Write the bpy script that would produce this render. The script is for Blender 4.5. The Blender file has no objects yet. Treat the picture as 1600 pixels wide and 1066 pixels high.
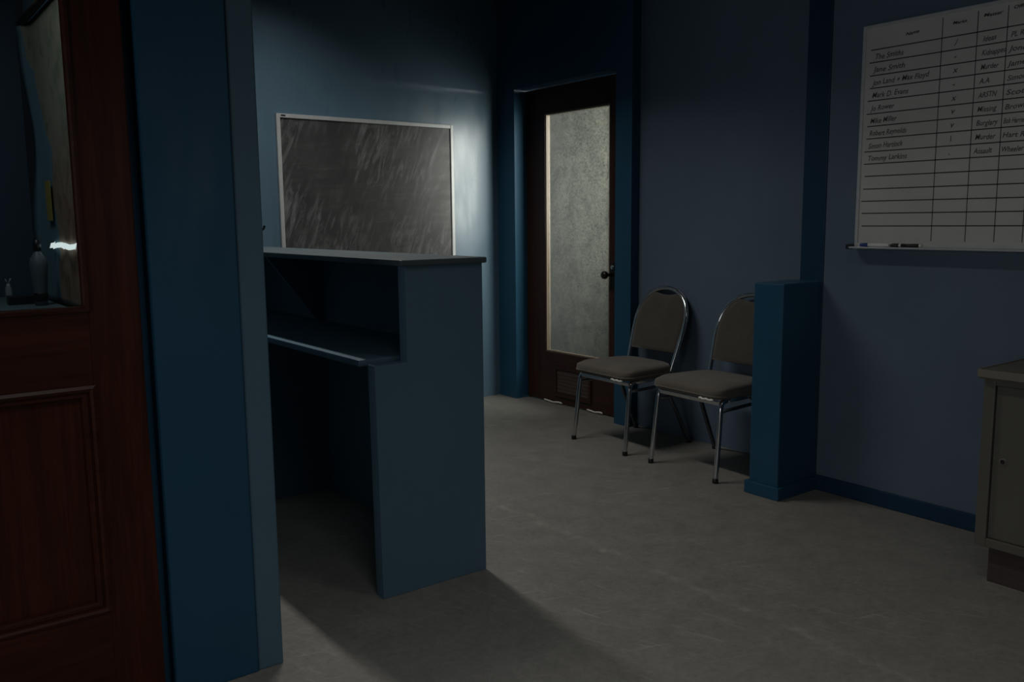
import bpy, bmesh, math, random
from mathutils import Vector, Matrix
random.seed(7)
S = bpy.context.scene
C = S.collection
PI = math.pi

# ------------------------------------------------------------------ materials
def new_mat(name):
    m = bpy.data.materials.new(name); m.use_nodes = True
    nt = m.node_tree
    return m, nt, nt.nodes, nt.links, nt.nodes['Principled BSDF']

def coords(N, L, scale=(1, 1, 1), kind='Object'):
    tc = N.new('ShaderNodeTexCoord'); mp = N.new('ShaderNodeMapping')
    mp.inputs['Scale'].default_value = scale
    L.new(tc.outputs[kind], mp.inputs['Vector'])
    return mp.outputs['Vector']

def noise(N, L, vec, scale, detail=4, rough=.6, dist=0.0):
    n = N.new('ShaderNodeTexNoise')
    n.inputs['Scale'].default_value = scale; n.inputs['Detail'].default_value = detail
    n.inputs['Roughness'].default_value = rough; n.inputs['Distortion'].default_value = dist
    L.new(vec, n.inputs['Vector'])
    return n.outputs['Fac']

def ramp(N, L, fac, stops):
    r = N.new('ShaderNodeValToRGB')
    e = r.color_ramp.elements
    while len(e) < len(stops): e.new(.5)
    for i, (p, c) in enumerate(stops):
        e[i].position = p
        e[i].color = (c, c, c, 1) if isinstance(c, (int, float)) else (*c, 1)
    L.new(fac, r.inputs['Fac'])
    return r.outputs['Color']

def mix(N, L, fac, a, b, mode='MIX'):
    m = N.new('ShaderNodeMix'); m.data_type = 'RGBA'; m.blend_type = mode
    for v, i in ((fac, 0), (a, 6), (b, 7)):
        if isinstance(v, (int, float)): m.inputs[i].default_value = v
        elif isinstance(v, tuple): m.inputs[i].default_value = (*v, 1)
        else: L.new(v, m.inputs[i])
    return m.outputs[2]

def bump(N, L, h, b, strength=.1, dist=.002):
    bp = N.new('ShaderNodeBump'); bp.inputs['Strength'].default_value = strength
    bp.inputs['Distance'].default_value = dist
    L.new(h, bp.inputs['Height']); L.new(bp.outputs['Normal'], b.inputs['Normal'])

def paint(name, col, rough=.45, var=.12, spec=.4, bs=.12, coat=0.0):
    m, nt, N, L, b = new_mat(name)
    v = coords(N, L)
    f = noise(N, L, v, 2.2, 5, .6)
    lo = tuple(c*(1-var) for c in col); hi = tuple(c*(1+var) for c in col)
    L.new(ramp(N, L, f, [(.3, lo), (.7, hi)]), b.inputs['Base Color'])
    f2 = noise(N, L, coords(N, L, (3, 3, .7)), 4, 4)
    L.new(ramp(N, L, f2, [(.3, rough-.06), (.7, rough+.08)]), b.inputs['Roughness'])
    b.inputs['Specular IOR Level'].default_value = spec
    b.inputs['Coat Weight'].default_value = coat
    bump(N, L, noise(N, L, v, 140, 3), b, bs, .001)
    return m

def plain(name, col, rough=.5, metal=0.0, spec=.5, em=None, es=0):
    m, nt, N, L, b = new_mat(name)
    f = noise(N, L, coords(N, L), 30, 3)
    L.new(ramp(N, L, f, [(.3, tuple(c*.93 for c in col)), (.7, tuple(min(1, c*1.07) for c in col))]), b.inputs['Base Color'])
    b.inputs['Roughness'].default_value = rough; b.inputs['Metallic'].default_value = metal
    b.inputs['Specular IOR Level'].default_value = spec
    if em:
        b.inputs['Emission Color'].default_value = (*em, 1); b.inputs['Emission Strength'].default_value = es
    return m

def wood(name, dark, light, axis='z', rough=.36):
    m, nt, N, L, b = new_mat(name)
    sc = {'z': (9, 9, .55), 'x': (.55, 9, 9), 'y': (9, .55, 9)}[axis]
    v = coords(N, L, sc)
    f = noise(N, L, v, 3.2, 8, .65, .6)
    f2 = noise(N, L, v, 14, 4, .7)
    c = ramp(N, L, f, [(.28, dark), (.72, light)])
    c = mix(N, L, .25, c, ramp(N, L, f2, [(.35, tuple(x*.5 for x in dark)), (.65, light)]))
    L.new(c, b.inputs['Base Color'])
    b.inputs['Roughness'].default_value = rough; b.inputs['Specular IOR Level'].default_value = .24
    bump(N, L, f2, b, .05, .001)
    return m

M = {}
M['wall'] = paint('slate_blue_wall_paint', (.095, .138, .188), .42, .07, .45)
M['back_wall'] = paint('satin_back_wall_paint', (.092, .160, .218), .31, .07, .6, .05)
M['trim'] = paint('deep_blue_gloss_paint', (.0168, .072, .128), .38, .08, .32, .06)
M['counter_top'] = paint('grey_blue_counter_laminate', (.060, .082, .090), .5, .08, .35)
M['trim_shaded'] = paint('shaded_blue_gloss_paint', (.010, .037, .074), .38, .08, .3, .06)  # trim paint darkened, shade on pier and skirting put into the colour
M['counter'] = paint('counter_blue_paint', (.073, .142, .190), .60, .06, .4)
M['ceiling'] = paint('dark_ceiling_paint', (.05, .055, .06), .8, .05, .2)
M['left_room'] = paint('left_room_blue_paint', (.045, .075, .11), .55, .06, .3)
M['mahogany'] = wood('mahogany_wood', (.020, .0052, .0030), (.078, .019, .008), 'z')
M['mahogany_rail'] = wood('mahogany_rail_wood', (.020, .0055, .0032), (.070, .019, .009), 'x')
M['mahogany_far'] = wood('mahogany_far_wood', (.026, .011, .008), (.062, .025, .017), 'z')
M['mahogany_far_rail'] = wood('mahogany_far_rail_wood', (.026, .011, .008), (.058, .024, .017), 'y')
M['vent_wood'] = wood('vent_brown_wood', (.055, .037, .028), (.095, .066, .052), 'y', .5)
M['bead'] = wood('tan_bead_wood', (.14, .108, .075), (.22, .178, .13), 'z', .4)
M['chrome'] = plain('chrome_tube', (.62, .63, .64), .16, 1.0)
M['dull_steel'] = plain('dull_steel_tube', (.16, .17, .18), .35, 1.0)
M['aluminium'] = plain('brushed_aluminium', (.52, .54, .55), .38, .55)
M['white_frame'] = plain('pale_frame_metal', (.46, .48, .48), .4, .1)
M['black_plastic'] = plain('black_plastic', (.012, .012, .013), .4)
M['dark_metal'] = plain('dark_bronze_metal', (.045, .04, .033), .35, .8)
M['blue_plastic'] = plain('blue_plastic', (.02, .05, .22), .35)
M['white_plastic'] = plain('white_plastic', (.70, .70, .68), .35)
M['white_torn'] = plain('white_torn_padding', (.75, .74, .70), .8)
M['ink'] = plain('black_marker_ink', (.02, .02, .022), .6)
M['faded_ink'] = plain('faded_marker_ink', (.075, .075, .078), .6)
M['greige'] = paint('greige_cupboard_enamel', (.108, .104, .088), .42, .06, .4)
M['cupboard_top'] = paint('brown_cupboard_top', (.115, .105, .080), .45, .15, .4)
M['cupboard_edge'] = paint('pale_cupboard_edge', (.19, .17, .14), .4, .08, .4)
M['plinth'] = wood('dark_plinth_wood', (.052, .038, .034), (.085, .062, .056), 'y', .6)
M['pale_leak'] = plain('pale_light_leak', (.78, .76, .70), .5)  # colour of the imitated light leak below the far door
M['yellow'] = plain('yellow_card', (.32, .27, .06), .7)
M['teal_top'] = paint('teal_bench_top', (.10, .155, .165), .4, .15, .4)
M['grey_bottle'] = plain('grey_blue_plastic', (.085, .11, .135), .5)
M['paper'] = plain('white_paper', (.9, .9, .88), .7)
M['clear_plastic'] = plain('pale_clear_plastic', (.25, .28, .29), .2)

# floor: worn grey vinyl with scuffs and one long seam
m, nt, N, L, b = new_mat('worn_grey_floor')
v = coords(N, L)
f1 = noise(N, L, v, 1.3, 6, .62, .3)
f2 = noise(N, L, v, 9, 6, .7, .2)
c = ramp(N, L, f1, [(.3, (.172, .166, .148)), (.7, (.214, .207, .187))])
f3 = noise(N, L, v, 46, 6, .75, .4)
c = mix(N, L, .45, c, ramp(N, L, f3, [(.36, (.11, .106, .094)), (.64, (.26, .25, .226))]))
c = mix(N, L, .35, c, ramp(N, L, f2, [(.30, (.13, .125, .111)), (.5, (.19, .184, .166)), (.74, (.25, .242, .218))]))
# fine light scratches in two directions
for sc, rot in (((2.0, 26, 1), .35), ((24, 2.4, 1), -.25), ((3, 34, 1), 1.1)):
    tc = N.new('ShaderNodeTexCoord'); mp = N.new('ShaderNodeMapping')
    m0 = N.new('ShaderNodeMapping'); m0.inputs['Rotation'].default_value = (0, 0, rot); L.new(tc.outputs['Object'], m0.inputs['Vector'])
    mp.inputs['Scale'].default_value = sc
    L.new(m0.outputs['Vector'], mp.inputs['Vector'])
    s = noise(N, L, mp.outputs['Vector'], 2.2, 5, .68, .7)
    g = noise(N, L, v, 2.1, 3)
    sm = mix(N, L, 1.0, ramp(N, L, s, [(.60, 0.0), (.68, 1.0)]), ramp(N, L, g, [(.40, 0.0), (.62, .60)]), 'MULTIPLY')
    c = mix(N, L, sm, c, (.33, .32, .29))
# seam along y at x = 2.03
sx = N.new('ShaderNodeSeparateXYZ'); tc = N.new('ShaderNodeTexCoord'); L.new(tc.outputs['Object'], sx.inputs[0])
wob = noise(N, L, coords(N, L, (1, 1.5, 1)), 2.5, 4)
a1 = N.new('ShaderNodeMath'); a1.operation = 'MULTIPLY_ADD'; L.new(wob, a1.inputs[0]); a1.inputs[1].default_value = -.16; L.new(sx.outputs[0], a1.inputs[2])
a2 = N.new('ShaderNodeMath'); a2.operation = 'SUBTRACT'; L.new(a1.outputs[0], a2.inputs[0]); a2.inputs[1].default_value = 1.95
a3 = N.new('ShaderNodeMath'); a3.operation = 'ABSOLUTE'; L.new(a2.outputs[0], a3.inputs[0])
seam = ramp(N, L, a3.outputs[0], [(.003, .75), (.026, 0.0)])
sn = ramp(N, L, noise(N, L, v, 14, 5, .7), [(.46, .05), (.66, 1.0)])
c = mix(N, L, mix(N, L, 1.0, seam, sn, 'MULTIPLY'), c, (.30, .29, .255))
L.new(c, b.inputs['Base Color'])
L.new(ramp(N, L, f2, [(.3, .42), (.7, .62)]), b.inputs['Roughness'])
b.inputs['Specular IOR Level'].default_value = .35
bump(N, L, f2, b, .12, .002)
M['floor'] = m

# frosted, dusty door glass
m, nt, N, L, b = new_mat('dusty_frosted_glass')
N.remove(b)
out = N['Material Output']
v = coords(N, L)
big = noise(N, L, coords(N, L, (1, 3.2, 1.6)), 1.5, 5, .62, 1.4)
fine = noise(N, L, v, 75, 4, .75)
mid = noise(N, L, v, 9, 6, .7, .8)
c = ramp(N, L, big, [(.30, (.012, .0155, .0135)), (.64, (.062, .066, .054))])
c = mix(N, L, .45, c, ramp(N, L, mid, [(.38, (.010, .0125, .011)), (.60, (.072, .074, .062))]))
c = mix(N, L, .40, c, ramp(N, L, fine, [(.42, (.004, .005, .0045)), (.55, (.075, .076, .066))]))
# warm dust towards the bottom of the pane
tr = N.new('ShaderNodeBsdfTranslucent'); L.new(c, tr.inputs['Color'])
df = N.new('ShaderNodeBsdfDiffuse'); L.new(c, df.inputs['Color'])
tp = N.new('ShaderNodeBsdfTransparent'); tp.inputs['Color'].default_value = (.95, .97, .95, 1)
gl = N.new('ShaderNodeBsdfGlossy'); gl.inputs['Roughness'].default_value = .35
m1 = N.new('ShaderNodeMixShader'); m1.inputs[0].default_value = .35
L.new(tr.outputs[0], m1.inputs[1]); L.new(df.outputs[0], m1.inputs[2])
m2 = N.new('ShaderNodeMixShader'); m2.inputs[0].default_value = .42
L.new(m1.outputs[0], m2.inputs[1]); L.new(tp.outputs[0], m2.inputs[2])
m3 = N.new('ShaderNodeMixShader'); m3.inputs[0].default_value = .04
L.new(m2.outputs[0], m3.inputs[1]); L.new(gl.outputs[0], m3.inputs[2])
L.new(m3.outputs[0], out.inputs['Surface'])
M['frosted'] = m

# clear pane of the near door
m, nt, N, L, b = new_mat('clear_door_glass')
N.remove(b)
out = N['Material Output']
tp = N.new('ShaderNodeBsdfTransparent'); tp.inputs['Color'].default_value = (.90, .94, .94, 1)
gl = N.new('ShaderNodeBsdfGlossy'); gl.inputs['Roughness'].default_value = .05
fr = N.new('ShaderNodeFresnel'); fr.inputs['IOR'].default_value = 1.45
nz = noise(N, L, coords(N, L, (2, 2, .6)), 3, 3)
bp = N.new('ShaderNodeBump'); bp.inputs['Strength'].default_value = .08; bp.inputs['Distance'].default_value = .01
L.new(nz, bp.inputs['Height']); L.new(bp.outputs['Normal'], gl.inputs['Normal'])
ms = N.new('ShaderNodeMixShader'); L.new(fr.outputs[0], ms.inputs[0])
L.new(tp.outputs[0], ms.inputs[1]); L.new(gl.outputs[0], ms.inputs[2]); L.new(ms.outputs[0], out.inputs['Surface'])
M['clear'] = m

# chalky, wiped black board
m, nt, N, L, b = new_mat('wiped_black_board')
tc = N.new('ShaderNodeTexCoord')
def dirn(rot, sc, scale, det=6, dist=.8):
    m0 = N.new('ShaderNodeMapping'); m0.inputs['Rotation'].default_value = (0, rot, 0); L.new(tc.outputs['Object'], m0.inputs['Vector'])
    mp = N.new('ShaderNodeMapping'); mp.inputs['Scale'].default_value = sc
    L.new(m0.outputs['Vector'], mp.inputs['Vector'])
    return noise(N, L, mp.outputs['Vector'], scale, det, .66, dist)
s1 = dirn(-.36, (8, 1, 1.5), 3.4)      # slanting upright wipes
s2 = dirn(.1, (1.0, 1, 8), 3.0)       # level wipes
big = noise(N, L, tc.outputs['Object'], 2.0, 3)
big2 = noise(N, L, tc.outputs['Object'], 5.0, 3)
w1 = mix(N, L, 1.0, ramp(N, L, s1, [(.47, 0.0), (.66, 1.0)]), ramp(N, L, big, [(.40, .05), (.56, 1.0)]), 'MULTIPLY')
w2 = mix(N, L, 1.0, ramp(N, L, s2, [(.50, 0.0), (.75, 1.0)]), ramp(N, L, big2, [(.42, .1), (.64, .9)]), 'MULTIPLY')
c = ramp(N, L, big2, [(.3, (.046, .046, .048)), (.7, (.072, .072, .074))])
c = mix(N, L, w1, c, (.165, .170, .174))
c = mix(N, L, w2, c, (.115, .114, .114))
w3 = mix(N, L, 1.0, ramp(N, L, dirn(.12, (2.2, 1, 6), 2.6), [(.56, 0.0), (.74, 1.0)]), ramp(N, L, big2, [(.45, .0), (.62, .8)]), 'MULTIPLY')
c = mix(N, L, w3, c, (.030, .027, .026))
L.new(c, b.inputs['Base Color'])
L.new(ramp(N, L, s2, [(.3, .30), (.7, .46)]), b.inputs['Roughness'])
b.inputs['Specular IOR Level'].default_value = .24
M['board'] = m

m, nt, N, L, b = new_mat('whiteboard_enamel')
f = noise(N, L, coords(N, L, (1, 1, 2)), 2.4, 4)
L.new(ramp(N, L, f, [(.3, (.47, .465, .435)), (.7, (.55, .545, .515))]), b.inputs['Base Color'])
b.inputs['Roughness'].default_value = .38
M['whiteboard'] = m

# woven chair cloth
m, nt, N, L, b = new_mat('brown_grey_chair_cloth')
v = coords(N, L)
f = noise(N, L, v, 7, 5, .65); f2 = noise(N, L, v, 320, 2, .7)
c = ramp(N, L, f, [(.3, (.092, .082, .068)), (.7, (.148, .131, .108))])
c = mix(N, L, .35, c, ramp(N, L, f2, [(.35, (.05, .043, .035)), (.65, (.16, .14, .115))]))
L.new(c, b.inputs['Base Color'])
b.inputs['Roughness'].default_value = .9; b.inputs['Specular IOR Level'].default_value = .15
b.inputs['Sheen Weight'].default_value = .25
bump(N, L, f2, b, .3, .001)
M['cloth'] = m
M['cloth_back'] = m.copy(); M['cloth_back'].name = 'darkened_brown_grey_chair_cloth'  # same cloth, colours darkened for the backrest
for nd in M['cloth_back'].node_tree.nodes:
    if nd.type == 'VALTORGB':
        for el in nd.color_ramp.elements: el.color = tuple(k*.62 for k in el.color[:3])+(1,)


# printed map: sea left, land right, roads
m, nt, N, L, b = new_mat('printed_wall_map')
tc = N.new('ShaderNodeTexCoord'); sp = N.new('ShaderNodeSeparateXYZ'); L.new(tc.outputs['Object'], sp.inputs[0])
co = noise(N, L, tc.outputs['Object'], 3.5, 7, .6, .5)
# sea lies at larger y, land along the near side and across the top
def mth(op, a, b):
    n = N.new('ShaderNodeMath'); n.operation = op
    for v, i in ((a, 0), (b, 1)):
        if isinstance(v, (int, float)): n.inputs[i].default_value = v
        else: L.new(v, n.inputs[i])
    return n.outputs[0]
up = mth('MULTIPLY', mth('MAXIMUM', mth('SUBTRACT', sp.outputs[2], 1.45), 0.0), .62)
sh = mth('ADD', mth('SUBTRACT', mth('SUBTRACT', sp.outputs[1], 4.31), up), mth('MULTIPLY', mth('SUBTRACT', co, .5), .45))
sea = ramp(N, L, sh, [(.0, 0.0), (.02, 1.0)])
det = noise(N, L, tc.outputs['Object'], 9, 8, .75, .6)
land = ramp(N, L, det, [(.34, (.17, .10, .065)), (.47, (.27, .185, .13)), (.58, (.33, .25, .19)), (.70, (.20, .20, .15))])
land2 = ramp(N, L, det, [(.34, (.15, .17, .11)), (.47, (.24, .25, .19)), (.58, (.30, .28, .21)), (.70, (.22, .19, .13))])
hi = ramp(N, L, mth('MULTIPLY', sp.outputs[2], .5), [(.62, 0.0), (.80, 1.0)])
land = mix(N, L, hi, land, land2)
L.new(mix(N, L, sea, land, (.13, .24, .30)), b.inputs['Base Color'])
b.inputs['Roughness'].default_value = .45
M['map'] = m

# ------------------------------------------------------------------ mesh helpers
def bx(bm, x0, x1, y0, y1, z0, z1, bev=0.0, seg=2):
    vs = [bm.verts.new((x, y, z)) for x in (x0, x1) for y in (y0, y1) for z in (z0, z1)]
    F = [(0, 1, 3, 2), (4, 6, 7, 5), (0, 4, 5, 1), (2, 3, 7, 6), (0, 2, 6, 4), (1, 5, 7, 3)]
    fs = [bm.faces.new([vs[i] for i in f]) for f in F]
    if bev:
        es = list({e for f in fs for e in f.edges})
        bmesh.ops.bevel(bm, geom=es, offset=bev, segments=seg, affect='EDGES', profile=.6, clamp_overlap=True)

def prism(bm, pts, axis, a0, a1, bev=0.0):
    """polygon pts (2-D) extruded along axis between a0 and a1"""
    def P(p, t):
        return {'y': (p[0], t, p[1]), 'x': (t, p[0], p[1]), 'z': (p[0], p[1], t)}[axis]
    A = [bm.verts.new(P(p, a0)) for p in pts]; B = [bm.verts.new(P(p, a1)) for p in pts]
    fs = [bm.faces.new(A), bm.faces.new(B[::-1])]
    n = len(pts)
    for i in range(n):
        fs.append(bm.faces.new((A[i], B[i], B[(i+1) % n], A[(i+1) % n])))
    bmesh.ops.recalc_face_normals(bm, faces=fs)
    if bev:
        es = list({e for f in fs for e in f.edges})
        bmesh.ops.bevel(bm, geom=es, offset=bev, segments=2, affect='EDGES', profile=.6, clamp_overlap=True)

def smooth_path(pts, n=6, closed=False):
    P = [Vector(p) for p in pts]; out = []
    for i in range(len(P)-1):
        p0 = P[i-1] if i else P[0]; p1 = P[i]; p2 = P[i+1]; p3 = P[i+2] if i+2 < len(P) else P[-1]
        for k in range(n):
            t = k/n
            out.append(.5*((2*p1)+(-p0+p2)*t+(2*p0-5*p1+4*p2-p3)*t*t+(-p0+3*p1-3*p2+p3)*t**3))
    out.append(P[-1])
    return out

def tube(bm, pts, r, seg=14, cap=True, r1=None):
    P = [Vector(p) for p in pts]; n = len(P)
    T = []
    for i in range(n):
        d = P[min(i+1, n-1)]-P[max(i-1, 0)]; T.append(d.normalized())
    up = Vector((0, 0, 1)) if abs(T[0].z) < .9 else Vector((1, 0, 0))
    nv = (up-T[0]*up.dot(T[0])).normalized()
    rings = []
    for i in range(n):
        if i:
            nv = (nv-T[i]*nv.dot(T[i])).normalized()
        b = T[i].cross(nv)
        rr = r if r1 is None else r+(r1-r)*i/(n-1)
        rings.append([bm.verts.new(P[i]+rr*(math.cos(2*PI*k/seg)*nv+math.sin(2*PI*k/seg)*b)) for k in range(seg)])
    for i in range(n-1):
        for k in range(seg):
            f = bm.faces.new((rings[i][k], rings[i][(k+1) % seg], rings[i+1][(k+1) % seg], rings[i+1][k])); f.smooth = True
    if cap:
        bm.faces.new(rings[0][::-1]); bm.faces.new(rings[-1])

def lathe(bm, prof, origin=(0, 0, 0), axis='z', seg=24):
    """prof: list of (radius, height)"""
    o = Vector(origin)
    def P(r, h, a):
        c, s = r*math.cos(a), r*math.sin(a)
        return o+Vector({'z': (c, s, h), 'x': (h, c, s), 'y': (c, h, s)}[axis])
    rings = [[bm.verts.new(P(max(r, 1e-5), h, 2*PI*k/seg)) for k in range(seg)] for r, h in prof]
    fs = []
    for i in range(len(prof)-1):
        for k in range(seg):
            f = bm.faces.new((rings[i][k], rings[i][(k+1) % seg], rings[i+1][(k+1) % seg], rings[i+1][k])); f.smooth = True; fs.append(f)
    fs.append(bm.faces.new(rings[0][::-1])); fs.append(bm.faces.new(rings[-1]))
    bmesh.ops.recalc_face_normals(bm, faces=fs)

def obj(name, bm, mat, parent=None, label=None, weld=False):
    if weld: bmesh.ops.remove_doubles(bm, verts=bm.verts, dist=1e-5)
    bmesh.ops.recalc_face_normals(bm, faces=bm.faces)
    me = bpy.data.meshes.new(name); bm.to_mesh(me); bm.free()
    me.materials.append(M[mat] if isinstance(mat, str) else mat)
    o = bpy.data.objects.new(name, me); C.objects.link(o)
    if parent: o.parent = parent
    if label: o['label'] = label
    return o

def box(name, x0, x1, y0, y1, z0, z1, mat, parent=None, bev=.002, label=None):
    bm = bmesh.new(); bx(bm, x0, x1, y0, y1, z0, z1, bev)
    return obj(name, bm, mat, parent, label)

def tag(o, label, cat=None, group=None, kind=None):
    o['label'] = label
    if cat: o['category'] = cat
    if group: o['group'] = group
    if kind: o['kind'] = kind
    return o

def thing(name, label, cat, group=None, kind=None, loc=(0, 0, 0), rz=0):
    o = bpy.data.objects.new(name, None); C.objects.link(o)
    o.empty_display_size = .1; o.location = loc; o.rotation_euler = (0, 0, rz)
    return tag(o, label, cat, group, kind)

def struct(o, label=None, cat=None):
    o['kind'] = 'structure'
    if label: o['label'] = label
    if cat: o['category'] = cat
    return o

# ------------------------------------------------------------------ room shell
ZC = 2.9
struct(box('floor', -3.2, 5.4, -4.2, 5.2, -.1, 0, 'floor', bev=0), 'worn grey floor with scuffs and a long pale seam', 'floor')
struct(box('ceiling', -3.2, 5.4, -4.2, 5.2, ZC, ZC+.1, 'ceiling', bev=0), 'dark ceiling above the room', 'ceiling')
struct(box('wall_back', .752, 3.60, 4.64, 4.76, 0, ZC, 'back_wall', bev=0), 'slate blue back wall carrying the blackboard', 'wall')
struct(box('wall_back_left', -3.1, .752, 5.0, 5.1, 0, ZC, 'left_room', bev=0), 'dark blue wall seen through the near door glass', 'wall')
struct(box('wall_rear', -3.1, 3.45, -4.1, -4.0, 0, ZC, 'wall', bev=0), 'blue wall behind the viewer', 'wall')
struct(box('wall_left', -3.1, -3.0, -4.0, 5.0, 0, ZC, 'wall', bev=0), 'blue wall at the far left', 'wall')
struct(box('wall_right', 3.218, 3.45, -4.0, 2.117, 0, ZC, 'wall', bev=.003), 'slate blue right wall behind the whiteboard', 'wall')
struct(box('wall_right_alcove', 3.457, 3.57, 2.05, 3.42, 0, ZC, 'wall', bev=0), 'slate blue wall behind the two chairs', 'wall')
struct(box('trim_1', 3.215, 3.457, 2.117, 2.228, 0, ZC, 'trim_shaded', bev=.003), 'deep blue corner post between chair wall and right wall', 'post')
# wall with the frosted door: two piers and a header in one mesh
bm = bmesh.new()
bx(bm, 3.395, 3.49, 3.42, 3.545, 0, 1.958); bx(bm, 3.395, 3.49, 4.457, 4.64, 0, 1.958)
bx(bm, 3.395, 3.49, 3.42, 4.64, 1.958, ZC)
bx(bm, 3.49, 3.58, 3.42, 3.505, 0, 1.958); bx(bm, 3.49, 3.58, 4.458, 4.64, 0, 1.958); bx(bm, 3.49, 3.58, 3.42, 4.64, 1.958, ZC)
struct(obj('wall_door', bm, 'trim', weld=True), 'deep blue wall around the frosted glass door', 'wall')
# corridor behind the frosted door
struct(box('wall_corridor', 5.2, 5.3, 2.0, 5.0, 0, ZC, 'ceiling', bev=0), 'corridor wall behind the frosted door', 'wall')
bm = bmesh.new()
bx(bm, 3.457, 5.2, 1.9, 2.05, 0, ZC); bx(bm, 3.60, 5.2, 4.9, 5.0, 0, ZC)
struct(obj('wall_corridor_end', bm, 'ceiling'), 'end walls of the corridor behind the frosted door', 'wall')
# partition seen end-on, its free end is the pale strip beside the counter
struct(box('wall_partition', .752, .819, 2.10, 4.64, 0, ZC, 'counter', bev=.004), 'slate blue partition seen end on beside the counter', 'wall')
# front wall pieces
struct(box('wall_front', -3.0, -.42, 2.10, 2.2, 0, ZC, 'wall', bev=0), 'blue wall left of the near wooden door', 'wall')
struct(box('wall_front_header', -.42, .545, 2.10, 2.2, 2.02, ZC, 'wall', bev=0), 'blue wall above the near wooden door', 'wall')
bm = bmesh.new()
bx(bm, .546, .751, 2.096, 2.20, 0, ZC, .004)
bx(bm, .524, .546, 2.145, 2.20, 0, 2.02, .003)      # stop the door shuts against
bx(bm, -.42, -.365, 2.096, 2.20, 0, 2.02, .004)
bx(bm, -.365, .528, 2.145, 2.20, 1.975, 2.02, .002)
struct(obj('trim_2', bm, 'trim'), 'wide deep blue door frame post between wooden door and partition', 'door frame')
# low wall with its skirting
stub = struct(box('wall_low', 2.955, 3.217, 2.119, 2.262, 0, .890, 'trim', bev=.006), 'deep blue half height wall in front of the right hand chair', 'low wall')
bm = bmesh.new()
prism(bm, [(3.217, 2.1192), (2.9548, 2.1192), (2.9548, 2.2618), (3.217, 2.2618), (3.217, 2.276), (2.941, 2.276), (2.941, 2.105), (3.217, 2.105)], 'z', 0, .053, .003)
obj('skirting', bm, 'trim', stub)
struct(box('baseboard_right', 3.203, 3.2185, -4.0, 2.117, 0, .064, 'trim_shaded', bev=.004), 'shade-darkened blue skirting along the right wall', 'skirting')

# ------------------------------------------------------------------ near wooden door
d1 = struct(thing('door_1', 'dark red wooden door with large glass pane at left edge', 'door', loc=(.09, 2.12, 0)))
def W(o, root):             # parent while keeping world coordinates
    o.parent = root
    o.matrix_parent_inverse = (Matrix.Translation(root.location) @ Matrix.Rotation(root.rotation_euler.z, 4, 'Z')).inverted()
    return o
DX0, DX1, DY0, DY1 = -.36, .521, 2.10, 2.142
bm = bmesh.new()
bx(bm, DX0, -.25, DY0, DY1, .008, 2.0, .003); bx(bm, .411, DX1, DY0, DY1, .008, 2.0, .003)
W(obj('stile', bm, 'mahogany'), d1)
bm = bmesh.new()
bx(bm, -.2505, .4115, DY0, DY1, .008, .262, .001); bx(bm, -.2505, .4115, DY0, DY1, .792, .962, .001); bx(bm, -.2505, .4115, DY0, DY1, 1.86, 2.0, .001)
W(obj('rail', bm, 'mahogany_rail'), d1)
bm = bmesh.new()
bx(bm, -.253, .414, DY0+.017, DY0+.028, .26, .795, .001)
W(obj('lower_panel', bm, 'mahogany'), d1)
# stepped moulding round the panel, mitred
def moulding(bm, x0, x1, z0, z1, prof, y):
    """prof: (inset, depth) outline swept round the rectangle"""
    rings = []
    for ins, dep in prof:
        rings.append([bm.verts.new((x, y+dep, z)) for x, z in ((x0+ins, z0+ins), (x1-ins, z0+ins), (x1-ins, z1-ins), (x0+ins, z1-ins))])
    for i in range(len(rings)-1):
        for k in range(4):
            bm.faces.new((rings[i][k], rings[i][(k+1) % 4], rings[i+1][(k+1) % 4], rings[i+1][k]))
bm = bmesh.new()
moulding(bm, -.2505, .4115, .262, .792, [(-.004, .003), (-.003, -.003), (.004, -.006), (.010, -.003), (.011, .004), (.014, .004), (.016, .001), (.022, .001), (.026, .006), (.027, .016)], DY0)
W(obj('panel_moulding', bm, 'mahogany_rail'), d1)
W(box('glass_pane', -.252, .413, DY0+.019, DY0+.023, .96, 1.862, 'clear', bev=0), d1)
bm = bmesh.new()
moulding(bm, -.2505, .4115, .962, 1.86, [(-.004, .002), (-.002, -.004), (.005, -.004), (.009, .004), (.010, .018)], DY0)
W(obj('glazing_bead', bm, 'mahogany_rail'), d1)

# ------------------------------------------------------------------ frosted glass door at the back
d2 = struct(thing('door_2', 'dark red wooden door with tall frosted glass pane beside the chairs', 'door', loc=(3.51, 3.98, 0)))
FX0, FX1 = 3.49, 3.53
bm = bmesh.new()
bx(bm, FX0, FX1, 3.508, 3.690, .008, 1.954, .002); bx(bm, FX0, FX1, 4.272, 4.455, .008, 1.954, .002)
W(obj('stile', bm, 'mahogany_far'), d2)
bm = bmesh.new()
bx(bm, FX0, FX1, 3.6895, 4.2725, 1.800, 1.954, .001); bx(bm, FX0, FX1, 3.6895, 4.2725, .008, .326, .001)
W(obj('rail', bm, 'mahogany_far_rail'), d2)
W(box('glass_pane', FX0+.016, FX0+.022, 3.700, 4.262, .336, 1.790, 'frosted', bev=0), d2)
# tan bead round the pane
def ring_x(bm, y0, y1, z0, z1, w, x0, x1, bev=.001):
    bx(bm, x0, x1, y0, y0+w, z0, z1, bev); bx(bm, x0, x1, y1-w, y1, z0, z1, bev)
    bx(bm, x0, x1, y0+w, y1-w, z0, z0+w, bev); bx(bm, x0, x1, y0+w, y1-w, z1-w, z1, bev)
bm = bmesh.new(); ring_x(bm, 3.690, 4.272, .326, 1.80, .0095, FX0+.004, FX0+.034)
W(obj('glazing_bead', bm, 'bead', label='tan wooden bead around the frosted pane'), d2)
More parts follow.
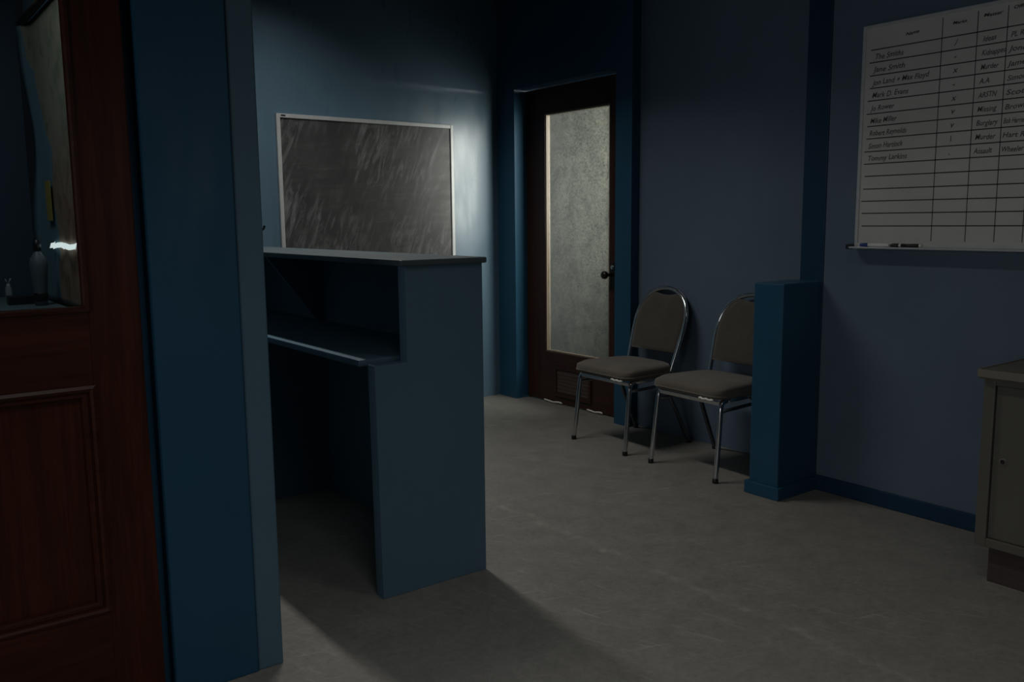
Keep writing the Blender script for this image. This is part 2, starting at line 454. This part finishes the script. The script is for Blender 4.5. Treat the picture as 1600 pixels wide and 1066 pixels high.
# vent in the bottom rail
vent = W(box('vent_panel', FX0-.002, FX0+.004, 3.860, 4.160, .075, .225, 'vent_wood', bev=.001), d2)
bm = bmesh.new()
ring_x(bm, 3.838, 4.180, .052, .246, .022, FX0-.010, FX0-.0005)
o = obj('vent_frame', bm, 'mahogany_far_rail', vent); o.matrix_parent_inverse = vent.matrix_world.inverted()
bm = bmesh.new()
for i in range(6):
    z = .085+i*.0225
    prism(bm, [(FX0-.002, z), (FX0-.0038, z-.003), (FX0-.0038, z), (FX0-.002, z+.004)], 'y', 3.862, 4.158)
o = obj('vent_slats', bm, 'vent_wood', vent)
bm = bmesh.new(); bx(bm, FX0-.004, FX0-.0005, 3.640, 3.678, .770, .905, .001)
lk = W(obj('lock_plate', bm, 'dark_metal'), d2)
bm = bmesh.new()
lathe(bm, [(.012, 0), (.009, -.03), (.012, -.042), (.021, -.049), (.0235, -.058), (.022, -.068), (.012, -.074), (.0, -.075)], (FX0-.003, 3.664, .838), 'x', 24)
W(obj('door_knob', bm, 'dark_metal'), d2)
bm = bmesh.new()
lathe(bm, [(.012, 0), (.012, -.008), (.009, -.010), (0, -.010)], (FX0-.003, 3.655, .880), 'x', 18)
W(obj('lock_cylinder', bm, 'chrome'), d2)
for y0, y1, k in ((4.10, 4.27, 0), (3.73, 3.86, 1)):  # pale strips standing in for light leaking under the door
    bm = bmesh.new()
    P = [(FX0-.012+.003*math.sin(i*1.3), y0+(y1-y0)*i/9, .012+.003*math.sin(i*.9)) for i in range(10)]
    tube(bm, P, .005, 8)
    W(obj('light_leak', bm, 'pale_leak', label='pale strip imitating light leaking under the door'), d2)

# ------------------------------------------------------------------ reception counter
ct = thing('reception_counter', 'slate blue reception counter with raised top and open knee space', 'counter', loc=(1.42, 3.2, 0))
pts = [(1.217, 0), (1.603, 0), (1.603, 1.019), (1.322, 1.019), (1.322, .728), (1.210, .728)]
for y0 in (2.280, 4.20):
    bm = bmesh.new(); prism(bm, pts, 'y', y0, y0+.045, .002)
    W(obj('end_panel', bm, 'counter'), ct)
W(box('back_panel', 1.590, 1.6025, 2.325, 4.20, 0, 1.0185, 'counter', bev=0), ct)
W(box('divider_panel', 1.255, 1.590, 3.43, 3.45, 0, .7175, 'counter', bev=.001), ct)
W(box('counter_top', 1.298, 1.613, 2.266, 4.26, 1.019, 1.038, 'counter_top', bev=.006), ct)
W(box('desk_top', 1.190, 1.590, 2.345, 4.20, .718, .740, 'counter', bev=.007), ct)
bm = bmesh.new(); prism(bm, [(1.345, 1.0185), (1.588, 1.0185), (1.588, .741), (1.560, .741)], 'y', 3.43, 3.448)
W(obj('top_bracket', bm, 'counter', label='triangular bracket under the raised top'), ct)
bm = bmesh.new(); bx(bm, 1.222, 1.262, 2.325, 2.347, .685, .7175, .002)
W(obj('cleat', bm, 'counter'), ct)

# small dark hook on the free end of the partition
hk = thing('wall_hook', 'small black hook on the free edge of the partition above the counter', 'hook', loc=(.819, 2.13, 1.14))
bm = bmesh.new(); bx(bm, .8185, .8225, 2.118, 2.142, 1.125, 1.152, .001); W(obj('hook_plate', bm, 'black_plastic'), hk)
bm = bmesh.new(); tube(bm, smooth_path([(.822, 2.13, 1.137), (.828, 2.13, 1.134), (.833, 2.13, 1.137), (.835, 2.13, 1.144)], 4), .0028, 8)
W(obj('hook_arm', bm, 'black_plastic'), hk)

# ------------------------------------------------------------------ blackboard on the back wall
bb = thing('blackboard', 'dark wiped writing board in pale frame on the back wall', 'blackboard', loc=(2.475, 4.63, .9))
BX0, BX1, BZ0, BZ1 = 1.905, 3.045, .90, 1.738
W(box('writing_surface', BX0+.01, BX1-.01, 4.624, 4.638, BZ0+.01, BZ1-.01, 'board', bev=0), bb)
def ring_y(bm, x0, x1, z0, z1, w, y0, y1, bev=.001):
    bx(bm, x0, x0+w, y0, y1, z0, z1, bev); bx(bm, x1-w, x1, y0, y1, z0, z1, bev)
    bx(bm, x0+w, x1-w, y0, y1, z0, z0+w, bev); bx(bm, x0+w, x1-w, y0, y1, z1-w, z1, bev)
bm = bmesh.new(); ring_y(bm, BX0, BX1, BZ0, BZ1, .022, 4.616, 4.639, .003)
W(obj('frame', bm, 'white_frame'), bb)
W(box('maker_plate', BX0+.020, BX0+.068, 4.6145, 4.6165, BZ1-.021, BZ1-.001, 'white_frame', bev=.0005), bb)
W(box('maker_mark', BX0+.026, BX0+.052, 4.6135, 4.615, BZ1-.014, BZ1-.006, 'black_plastic', bev=.0003, label='small dark printed mark on the frame corner'), bb)

# ------------------------------------------------------------------ whiteboard on the right wall
wb = thing('whiteboard', 'large ruled whiteboard with handwritten list on the right wall', 'whiteboard', loc=(3.21, 1.37, 1.03))
WY0, WY1, WZ0, WZ1 = .77, 1.972, 1.036, 1.878
W(box('board_panel', 3.2035, 3.217, WY0+.006, WY1-.006, WZ0+.005, WZ1-.005, 'whiteboard', bev=0), wb)
bm = bmesh.new(); ring_x(bm, WY0, WY1, WZ0, WZ1, .0125, 3.199, 3.2175, .002)
W(obj('frame', bm, 'white_frame'), wb)
tray = W(box('pen_tray', 3.160, 3.200, WY0+.01, WY1+.004, 1.029, 1.036, 'aluminium', bev=.0015), wb)
for y in (WY1+.006, WY0+.004):
    bm = bmesh.new(); bx(bm, 3.158, 3.201, y-.006, y+.006, 1.026, 1.046, .002)
    W(obj('tray_end_cap', bm, 'black_plastic'), wb)
XI = 3.2030      # ink plane
ZR = [1.785-.0477*i for i in range(15)]
CY = [1.664, 1.540, 1.440, 1.347, 1.215, 1.05, .90]
bm = bmesh.new()
for i, z in enumerate(ZR):
    e = .0008*math.sin(i*2.1)
    bx(bm, XI-.0002, XI+.0006, WY0+.03, 1.938+.004*math.sin(i*1.7)+.0008*i, z-.0019+e, z+.0019+e)
for i, y in enumerate(CY):
    bx(bm, XI-.0002, XI+.0006, y-.0013, y+.0013, 1.060, 1.856)
W(obj('ruled_grid', bm, 'ink'), wb)

# handwriting: built-in vector font, slanted and jittered, flattened to one mesh
fnt = None
def write(words, y, z, size, w=None, slant=.25):
    """text starting at world y (runs to smaller y), baseline z; returns verts/faces"""
    cu = bpy.data.curves.new('tmp', 'FONT'); cu.body = words; cu.size = size; cu.shear = slant
    cu.space_character = 1.02; cu.resolution_u = 3; cu.offset = .0004
    o = bpy.data.objects.new('tmp', cu); C.objects.link(o)
    bpy.context.view_layer.update()
    dg = bpy.context.evaluated_depsgraph_get()
    me = bpy.data.meshes.new_from_object(o.evaluated_get(dg))
    xs = [v.co.x for v in me.vertices] or [0, 1]
    k = 1 if w is None else w/max(1e-4, max(xs)-min(xs))
    ph = random.random()*6
    vs = [(XI-.0003, y-v.co.x*k, z+v.co.y+.0011*math.sin(v.co.x*k*75+ph)+.02*v.co.x*k) for v in me.vertices]
    fs = [tuple(p.vertices) for p in me.polygons]
    bpy.data.objects.remove(o); bpy.data.curves.remove(cu); bpy.data.meshes.remove(me)
    return vs, fs
def ink_mesh(entries, name, mat):
    for e in entries:
        V, F = write(*e)
        me = bpy.data.meshes.new(name); me.from_pydata(V, [], F); me.materials.append(M[mat])
        o = bpy.data.objects.new(name, me); C.objects.link(o)
        W(o, wb)
def row(i): return 1.785-.0477*(i+1)+.011
ent = []
col1 = ['The Smiths', 'Jane Smith', 'Jon Land + Max Floyd', 'Mark D. Evans', 'Jo Rower', 'Mike Miller', 'Robert Reynolds', 'Simon Hartlock', 'Tommy Larkins']
w1 = [.112, .128, .225, .145, .098, .108, .150, .140, .158]
for i, (t, w) in enumerate(zip(col1, w1)):
    ent.append((t, 1.922+.0015*i, row(i), .028, w))
marks = ['/', '-', 'x', '-', 'x', '\u2713' if False else 'v', 'v', '\\', '.']
for i, t in enumerate(marks):
    ent.append((t, 1.618, row(i)+.004, .030))
col3 = ['Ideas', 'Kidnapped', 'Murder', 'A.A', 'ARSTN', 'Missing', 'Burglary', 'Murder', 'Assault']
w3 = [.045, .082, .060, .035, .064, .066, .074, .070, .064]
for i, (t, w) in enumerate(zip(col3, w3)):
    ent.append((t, 1.520+.001*i, row(i)+.002, .026, w))
col4 = ['PL Ross', 'Jones', 'James', 'Simons', 'Scott', 'Brown', 'Bob Harries', 'Hart R', 'Wheeler']
for i, t in enumerate(col4):
    ent.append((t, 1.428+.001*i, row(i)+.002, .025, .072))
ink_mesh(ent, 'handwritten_entry', 'faded_ink')
hd = [('Name', 1.802, 1.818, .016, .052), ('Marks', 1.628, 1.826, .015, .05), ('Matter', 1.522, 1.832, .015, .066), ('Officer', 1.425, 1.842, .015, .06)]
ink_mesh(hd, 'column_heading', 'ink')

def marker(y, x, cap, label, band):
    t = thing('whiteboard_marker', label, 'marker', 'markers on the whiteboard tray', loc=(x, y, 1.0365), rz=0)
    r = .0065
    bm = bmesh.new(); lathe(bm, [(.003, -.06), (r-.001, -.0595), (r, -.058), (r, .028)], (0, 0, r), 'y', 16); obj('barrel', bm, 'white_plastic', t)
    bm = bmesh.new(); lathe(bm, [(r+.0008, .0275), (r+.0008, .056), (r-.001, .060), (.001, .060)], (0, 0, r), 'y', 16); obj('cap', bm, cap, t)
    if band:
        bm = bmesh.new(); lathe(bm, [(r+.0003, -.052), (r+.0003, .018)], (0, 0, r), 'y', 16); obj('printed_label', bm, 'black_plastic', t, label='dark printed sleeve')
    return t
marker(1.875, 3.183, 'blue_plastic', 'white marker with blue cap at left end of the whiteboard tray', False)
marker(1.748, 3.183, 'black_plastic', 'black capped marker with dark sleeve right of the blue one', True)

# ------------------------------------------------------------------ greige metal cupboard at the right edge
cb = thing('metal_cupboard', 'low greige metal cupboard on dark plinth at the right edge', 'cupboard', loc=(2.98, .80, 0))
KX, KY0, KY1 = 2.772, .33, 1.247
bm = bmesh.new()
bx(bm, KX, KX+.02, KY1-.034, KY1, .118, .652, .003); bx(bm, KX, KX+.02, KY0, KY0+.034, .118, .652, .003)
bx(bm, KX, KX+.02, KY0+.034, KY1-.034, .118, .146, .003); bx(bm, KX, KX+.02, KY0+.034, KY1-.034, .634, .652, .003)
bx(bm, KX+.02, 3.196, KY1-.02, KY1, .118, .652, .002); bx(bm, KX+.02, 3.196, KY0, KY0+.02, .118, .652, .002)
bx(bm, KX+.02, 3.196, KY0+.02, KY1-.02, .118, .134, 0); bx(bm, 3.18, 3.196, KY0+.02, KY1-.02, .134, .652, 0)
W(obj('body', bm, 'greige'), cb)
for y0, y1, x in ((.77, KY1-.036, KX+.010), (KY0+.036, .80, KX+.022)):
    dr = W(box('door', x, x+.010, y0, y1, .148, .632, 'greige', bev=.001), cb)
    yy = y1-.030 if x < KX+.015 else y0+.03
    bm = bmesh.new()
    lathe(bm, [(.0085, -.0015), (.0105, -.002), (.0105, .001), (.008, .001)], (x, yy, .398), 'x', 20)
    o = obj('finger_pull', bm, 'cupboard_edge', dr)
    bm = bmesh.new(); lathe(bm, [(.0075, -.0018), (.0001, -.001)], (x, yy, .398), 'x', 20)
    o2 = obj('pull_hollow', bm, 'black_plastic', dr)
W(box('plinth', KX+.024, 3.19, KY0+.03, KY1-.036, 0, .1175, 'plinth', bev=.002), cb)
tp_ = W(box('top', KX-.014, 3.198, KY0-.012, KY1+.012, .6525, .680, 'cupboard_top', bev=.004), cb)
bm = bmesh.new()
bx(bm, KX-.017, KX-.0135, KY0-.014, KY1+.014, .658, .6825, .0012); bx(bm, KX-.0135, 3.198, KY1+.0115, KY1+.015, .658, .6825, .0012)
W(obj('edge_band', bm, 'cupboard_edge'), cb)

# ------------------------------------------------------------------ stacking chairs
def rounded_outline(w_front, w_back, d, r, n=6):
    """seat outline, front at -d/2 (x), returns list of (x, y) anticlockwise"""
    cs = [(-d/2, -w_front/2), (d/2, -w_back/2), (d/2, w_back/2), (-d/2, w_front/2)]
    rr = [r, r*1.7, r*1.7, r]
    out = []
    for i in range(4):
        p = Vector(cs[i]); a = (Vector(cs[i-1])-p).normalized(); b = (Vector(cs[(i+1) % 4])-p).normalized()
        p1 = p+a*rr[i]; p2 = p+b*rr[i]
        for k in range(n+1):
            t = k/n
            out.append((1-t)**2*p1+2*t*(1-t)*p+t*t*p2)
    return out

def make_chair(label):
    t = thing('stacking_chair', label, 'chair', 'chairs along the wall')
    # seat cushion: stacked, domed outlines
    bm = bmesh.new()
    ol = rounded_outline(.425, .375, .365, .065)
    lay = [(.90, .366), (.985, .368), (1.0, .376), (1.005, .392), (1.0, .406), (.975, .417), (.90, .4235), (.75, .428), (.5, .4315), (.25, .433)]
    rings = []
    for s, z in lay:
        rings.append([bm.verts.new((p.x*s-.030, p.y*s, z+.006*(p.x*s < -.12)*(-1 if z > .41 else 0))) for p in ol])
    n = len(ol)
    for i in range(len(rings)-1):
        for k in range(n):
            f = bm.faces.new((rings[i][k], rings[i][(k+1) % n], rings[i+1][(k+1) % n], rings[i+1][k])); f.smooth = True
    bm.faces.new(rings[0][::-1]); f = bm.faces.new(rings[-1]); f.smooth = True
    obj('seat', bm, 'cloth', t)
    bm = bmesh.new()
    tube(bm, smooth_path([(p.x*1.0-.0305, p.y*1.004, .381) for p in ol]+[(ol[0].x-.0305, ol[0].y*1.004, .381)], 2), .0035, 6, False)
    obj('seat_piping', bm, 'cloth', t)
    bm = bmesh.new()
    P = [(-.2145+.002*math.sin(i*2.3), -.100-.0105*i, .3665+.0022*math.sin(i*1.9)) for i in range(9)]
    tube(bm, P, .0045, 6)
    obj('torn_edge', bm, 'white_torn', t, label='white torn edge of the seat cover')
    # back frame: arched tube
    R = .0115
    def lean(z): return .124+.315*(z-.36)
    hw0, hw1, zc, zt = .158, .182, .62, .790
    pts = []
    for k in range(8):
        u = k/8; z = .335+(zc-.335)*u; pts.append((lean(z), hw0+(hw1-hw0)*min(1, u*1.15), z))
    for k in range(25):
        a = PI*k/24
        cx, sn = math.cos(a), math.sin(a)
        y = hw1*math.copysign(abs(cx)**.92, cx); z = zc+(zt-zc)*sn**.95 if sn > 1e-6 else zc
        pts.append((lean(z), y, z))
    for k in range(7, -1, -1):
        u = k/8; z = .335+(zc-.335)*u; pts.append((lean(z), -(hw0+(hw1-hw0)*min(1, u*1.15)), z))
    bm = bmesh.new(); tube(bm, pts, R, 14)
    obj('back_frame', bm, 'chrome', t)
    # back pad
    bm = bmesh.new()
    outl = []
    zb = .468
    def half(z):
        if z <= zc: return hw0+(hw1-hw0)*min(1, (z-.335)/(zc-.335)*1.15)-.009
        s = (z-zc)/(zt-zc)
        return hw1*max(0, 1-s**2)**.5-.009
    zs = [zb+(.766-zb)*i/16 for i in range(17)]
    for z in zs: outl.append((half(z), z))
    top = [(outl[-1][0]*(1-2*k/8), .766-.012*math.sin(PI*k/8)) for k in range(1, 8)]
    left = [(-y, z) for y, z in reversed(outl)]
    poly = outl+top+left
    cz = .61
    rings = []
    for s, dx in ((.97, .016), (1.0, .010), (1.0, -.004), (.97, -.012), (.85, -.017), (.5, -.020), (.2, -.021)):
        rings.append([bm.verts.new((lean(cz+(z-cz)*s)+dx, y*s, cz+(z-cz)*s)) for y, z in poly])
    n = len(poly)
    for i in range(len(rings)-1):
        for k in range(n):
            f = bm.faces.new((rings[i][k], rings[i][(k+1) % n], rings[i+1][(k+1) % n], rings[i+1][k])); f.smooth = True
    bm.faces.new(rings[0][::-1]); bm.faces.new(rings[-1])
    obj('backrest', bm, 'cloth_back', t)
    # legs
    for s in (1, -1):
        bm = bmesh.new()
        P = [(-.210, s*.203, .006), (-.192, s*.198, .16), (-.178, s*.194, .30), (-.172, s*.192, .335), (-.160, s*.190, .352), (-.135, s*.189, .357)]
        tube(bm, smooth_path(P, 6), R, 14)
        lg = obj('front_leg', bm, 'chrome', t)
        bm = bmesh.new(); lathe(bm, [(.0125, 0), (.0135, .002), (.0128, .020), (.0118, .022)], (-.2102, s*.203, 0), 'z', 16)
        obj('foot_cap', bm, 'black_plastic', lg)
        bm = bmesh.new()
        P = [(.045, s*.172, .350), (.075, s*.176, .318), (.135, s*.188, .20), (.230, s*.203, .006)]
        tube(bm, smooth_path(P, 6), R*.95, 14)
        lg = obj('rear_leg', bm, 'dull_steel', t)
        bm = bmesh.new(); lathe(bm, [(.0125, 0), (.0135, .002), (.0128, .020), (.0118, .022)], (.229, s*.203, 0), 'z', 16)
        obj('foot_cap', bm, 'black_plastic', lg)
        bm = bmesh.new(); tube(bm, [(-.136, s*.189, .357), (.0, s*.180, .357), (.126, s*.160, .357)], R, 14)
        obj('side_rail', bm, 'chrome', t)
        bm = bmesh.new(); tube(bm, [(-.176, s*.193, .312), (.075, s*.176, .318)], .008, 10)
        obj('lower_rail', bm, 'dull_steel', t)
    bm = bmesh.new(); bx(bm, -.176, -.168, -.190, .190, .338, .356, .002); obj('cross_bar', bm, 'chrome', t)
    bm = bmesh.new(); bx(bm, .040, .052, -.172, .172, .340, .356, .002); obj('cross_bar', bm, 'dull_steel', t)
    return t

def copy_tree(o, parent=None):
    c = o.copy(); C.objects.link(c); c.parent = parent
    for ch in list(o.children): copy_tree(ch, c)
    return c

c1 = make_chair('left hand padded chrome chair nearer the frosted glass door')
c2 = copy_tree(c1)
c2['label'] = 'right hand padded chrome chair partly hidden by the low blue wall'
c1.location = (3.178, 3.200, 0); c1.rotation_euler = (0, 0, math.radians(-3.0))
c2.location = (3.163, 2.626, 0); c2.rotation_euler = (0, 0, math.radians(-2.5))

# ------------------------------------------------------------------ the room behind the near door glass
# wall map with a curling left edge on the partition
mp_ = thing('wall_map', 'large printed map on the partition seen through the door glass', 'map', loc=(.745, 4.1, 1.45))
bm = bmesh.new()
NZ, NY = 40, 22
def edge(z):   # far edge, wavy
    k = (2.06-z)/1.25
    return 4.70+.035*math.sin(k*9+.6)+.03*math.sin(k*4.1)-.06*(max(0, k-.30)*max(0, 1.05-k))*4
grid = []
for i in range(NZ+1):
    z = .80+1.26*i/NZ; rowv = []
    for j in range(NY+1):
        u = j/NY; y = 3.55+(edge(z)-3.55)*u
        rowv.append(bm.verts.new((.746-.055*max(0, u-.82)**2*20*(.6+.4*math.sin(z*7)), y, z)))
    grid.append(rowv)
for i in range(NZ):
    for j in range(NY):
        f = bm.faces.new((grid[i][j], grid[i][j+1], grid[i+1][j+1], grid[i+1][j])); f.smooth = True
bm.normal_update(); bmesh.ops.recalc_face_normals(bm, faces=bm.faces); bmesh.ops.solidify(bm, geom=bm.faces[:], thickness=.0012)
W(obj('map_sheet', bm, 'map'), mp_)
bm = bmesh.new(); tube(bm, [(.728, 3.53, 2.075), (.728, 4.74, 2.075)], .016, 12)
W(obj('top_rail', bm, 'vent_wood'), mp_)
bm = bmesh.new(); bx(bm, .7315, .7335, 4.33, 4.45, 1.17, 1.345, .0005)
tag(obj('note_card', bm, 'yellow'), 'narrow yellow card fixed on the map behind the door glass', 'card')
# bench with things on it
bn = thing('work_bench', 'teal topped bench behind the near door glass', 'bench', loc=(.1, 4.6, 0))
W(box('bench_top', -.9, .735, 4.05, 4.96, .775, .80, 'teal_top', bev=.003), bn)
for x in (-.87, .69):
    for y in (4.08, 4.92):
        W(box('leg', x-.02, x+.02, y-.02, y+.02, 0, .7755, 'dark_metal', bev=.002), bn)
tag(box('pencil_box', .548, .690, 4.42, 4.50, .8005, .838, 'black_plastic', bev=.003), 'small black box lying on the bench below the map', 'box')
bm = bmesh.new(); tube(bm, [(-.2, 4.93, .808), (.56, 4.93, .808)], .0075, 8)
tag(obj('measuring_stick', bm, 'yellow'), 'long yellow stick lying at the back of the bench', 'stick')
bt = thing('spray_bottle', 'slender grey blue bottle with dark cap on the bench by the map', 'bottle', loc=(.660, 4.32, .8005))
bm = bmesh.new(); lathe(bm, [(.022, 0), (.026, .004), (.027, .05), (.033, .13), (.037, .175), (.032, .205), (.015, .232), (.011, .24)], (0, 0, 0), 'z', 24)
obj('bottle_body', bm, 'grey_bottle', bt)
bm = bmesh.new(); lathe(bm, [(.012, .239), (.016, .242), (.016, .268), (.010, .285), (.004, .290)], (0, 0, 0), 'z', 20)
obj('bottle_cap', bm, 'black_plastic', bt)
bm = bmesh.new(); lathe(bm, [(.027, .02), (.0285, .022), (.0285, .055), (.027, .057)], (0, 0, 0), 'z', 24)
obj('base_band', bm, 'black_plastic', bt)
vl = thing('glass_vial', 'little pale vial with a forked top standing on the bench', 'vial', loc=(.585, 4.70, .8005))
bm = bmesh.new(); lathe(bm, [(.014, 0), (.016, .003), (.015, .055), (.009, .07), (.008, .08)], (0, 0, 0), 'z', 16)
obj('vial_body', bm, 'clear_plastic', vl)
bm = bmesh.new(); tube(bm, [(0, 0, .078), (.012, 0, .105)], .003, 8); tube(bm, [(0, 0, .078), (-.012, 0, .102)], .003, 8)
obj('forked_top', bm, 'clear_plastic', vl)
# wavy glowing strip added to stand for a white streak of light on the map
bm = bmesh.new()
ps = [(.722+.010*math.sin(i*1.1), 3.84+.040*i, 1.062+.004*math.sin(i*1.7)) for i in range(15)]
for (a, b_) in zip(ps[:-1], ps[1:]):
    v1 = [bm.verts.new((a[0], a[1], a[2]-.010)), bm.verts.new((b_[0], b_[1], b_[2]-.010)), bm.verts.new((b_[0]+.006, b_[1], b_[2]+.012)), bm.verts.new((a[0]+.006, a[1], a[2]+.012))]
    bm.faces.new(v1)
bmesh.ops.remove_doubles(bm, verts=bm.verts, dist=1e-4)
bm.normal_update(); bmesh.ops.solidify(bm, geom=bm.faces[:], thickness=.002)
mt_, nt, N, L, b = new_mat('light_streak_glow')
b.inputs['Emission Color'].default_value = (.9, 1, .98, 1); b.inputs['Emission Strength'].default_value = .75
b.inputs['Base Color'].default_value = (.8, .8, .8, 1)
tag(obj('light_streak', bm, mt_), 'added glowing strip imitating a streak of light on the map', 'lamp')

# ------------------------------------------------------------------ lights
def area(name, loc, target, sx, sy, power, col, spread=180, rot=None):
    d = bpy.data.lights.new(name, 'AREA'); d.shape = 'RECTANGLE'; d.size = sx; d.size_y = sy
    d.energy = power; d.color = col; d.spread = math.radians(spread)
    o = bpy.data.objects.new(name, d); C.objects.link(o); o.location = loc
    if rot is not None: o.rotation_euler = rot
    else: o.rotation_euler = (Vector(target)-Vector(loc)).to_track_quat('-Z', 'Y').to_euler()
    return o
# ceiling batten over the counter (long axis along y)
area('counter_batten', (1.76, 3.52, 2.62), None, .07, 1.10, 13.6, (1, .97, .92), 128, (0, 0, 0))
# weaker batten in the same row and a ceiling fitting above the viewer
area('row_batten', (1.76, .8, 2.62), None, .07, 1.10, 2.2, (1, .97, .92), 128, (0, 0, 0))
area('hall_fitting', (.5, .2, 2.6), (.5, .7, 0), .8, .5, 4.7, (.97, .98, 1), 96)
# added fill from the far left and behind the viewer, no windows built
area('left_fill', (-2.9, .2, 1.3), (3, .2, 1.0), 1.6, 1.4, 10, (.97, .98, 1), 120)
area('rear_fill', (2.5, -3.9, 1.3), (1.2, 2, .7), 1.3, 1.4, 1.8, (.97, .98, 1), 120)
# light in the corridor behind the frosted door
area('corridor_lamp', (4.0, 3.15, 1.58), (3.30, 4.50, 1.2), .9, 1.05, 118, (1, .97, .93), 110)
# weak lamp in the left room
area('left_room_lamp', (.1, 3.5, 2.7), (.35, 3.9, 0), .5, .5, 4, (.92, .95, 1), 140)

w = bpy.data.worlds.new('World'); S.world = w; w.use_nodes = True
w.node_tree.nodes['Background'].inputs['Color'].default_value = (.10, .13, .17, 1)
w.node_tree.nodes['Background'].inputs['Strength'].default_value = .02

# ------------------------------------------------------------------ camera
cam = bpy.data.cameras.new('camera'); co_ = bpy.data.objects.new('camera', cam); C.objects.link(co_)
cam.sensor_width = 36; cam.lens = 1365.57*36/1600; cam.clip_start = .02
ya, pi_, ro = math.radians(37.0198), math.radians(-7.8335), math.radians(-.5574)
F = Vector((math.sin(ya)*math.cos(pi_), math.cos(ya)*math.cos(pi_), math.sin(pi_)))
Rt = Vector((math.cos(ya), -math.sin(ya), 0)); U = Rt.cross(F)
r_ = math.cos(ro)*Rt+math.sin(ro)*U; u_ = -math.sin(ro)*Rt+math.cos(ro)*U
mtx = Matrix((r_, u_, -F)).transposed().to_4x4(); mtx.translation = (0, 0, 1.15)
co_.matrix_world = mtx
S.camera = co_

S.view_settings.view_transform = 'Standard'; S.view_settings.look = 'None'
S.view_settings.gamma = 1; S.view_settings.use_curve_mapping = False
S.view_settings.exposure = 0
S.cycles.use_denoising = True
S.cycles.sample_clamp_indirect = 3
S.cycles.max_bounces = 8
bpy.context.view_layer.update()
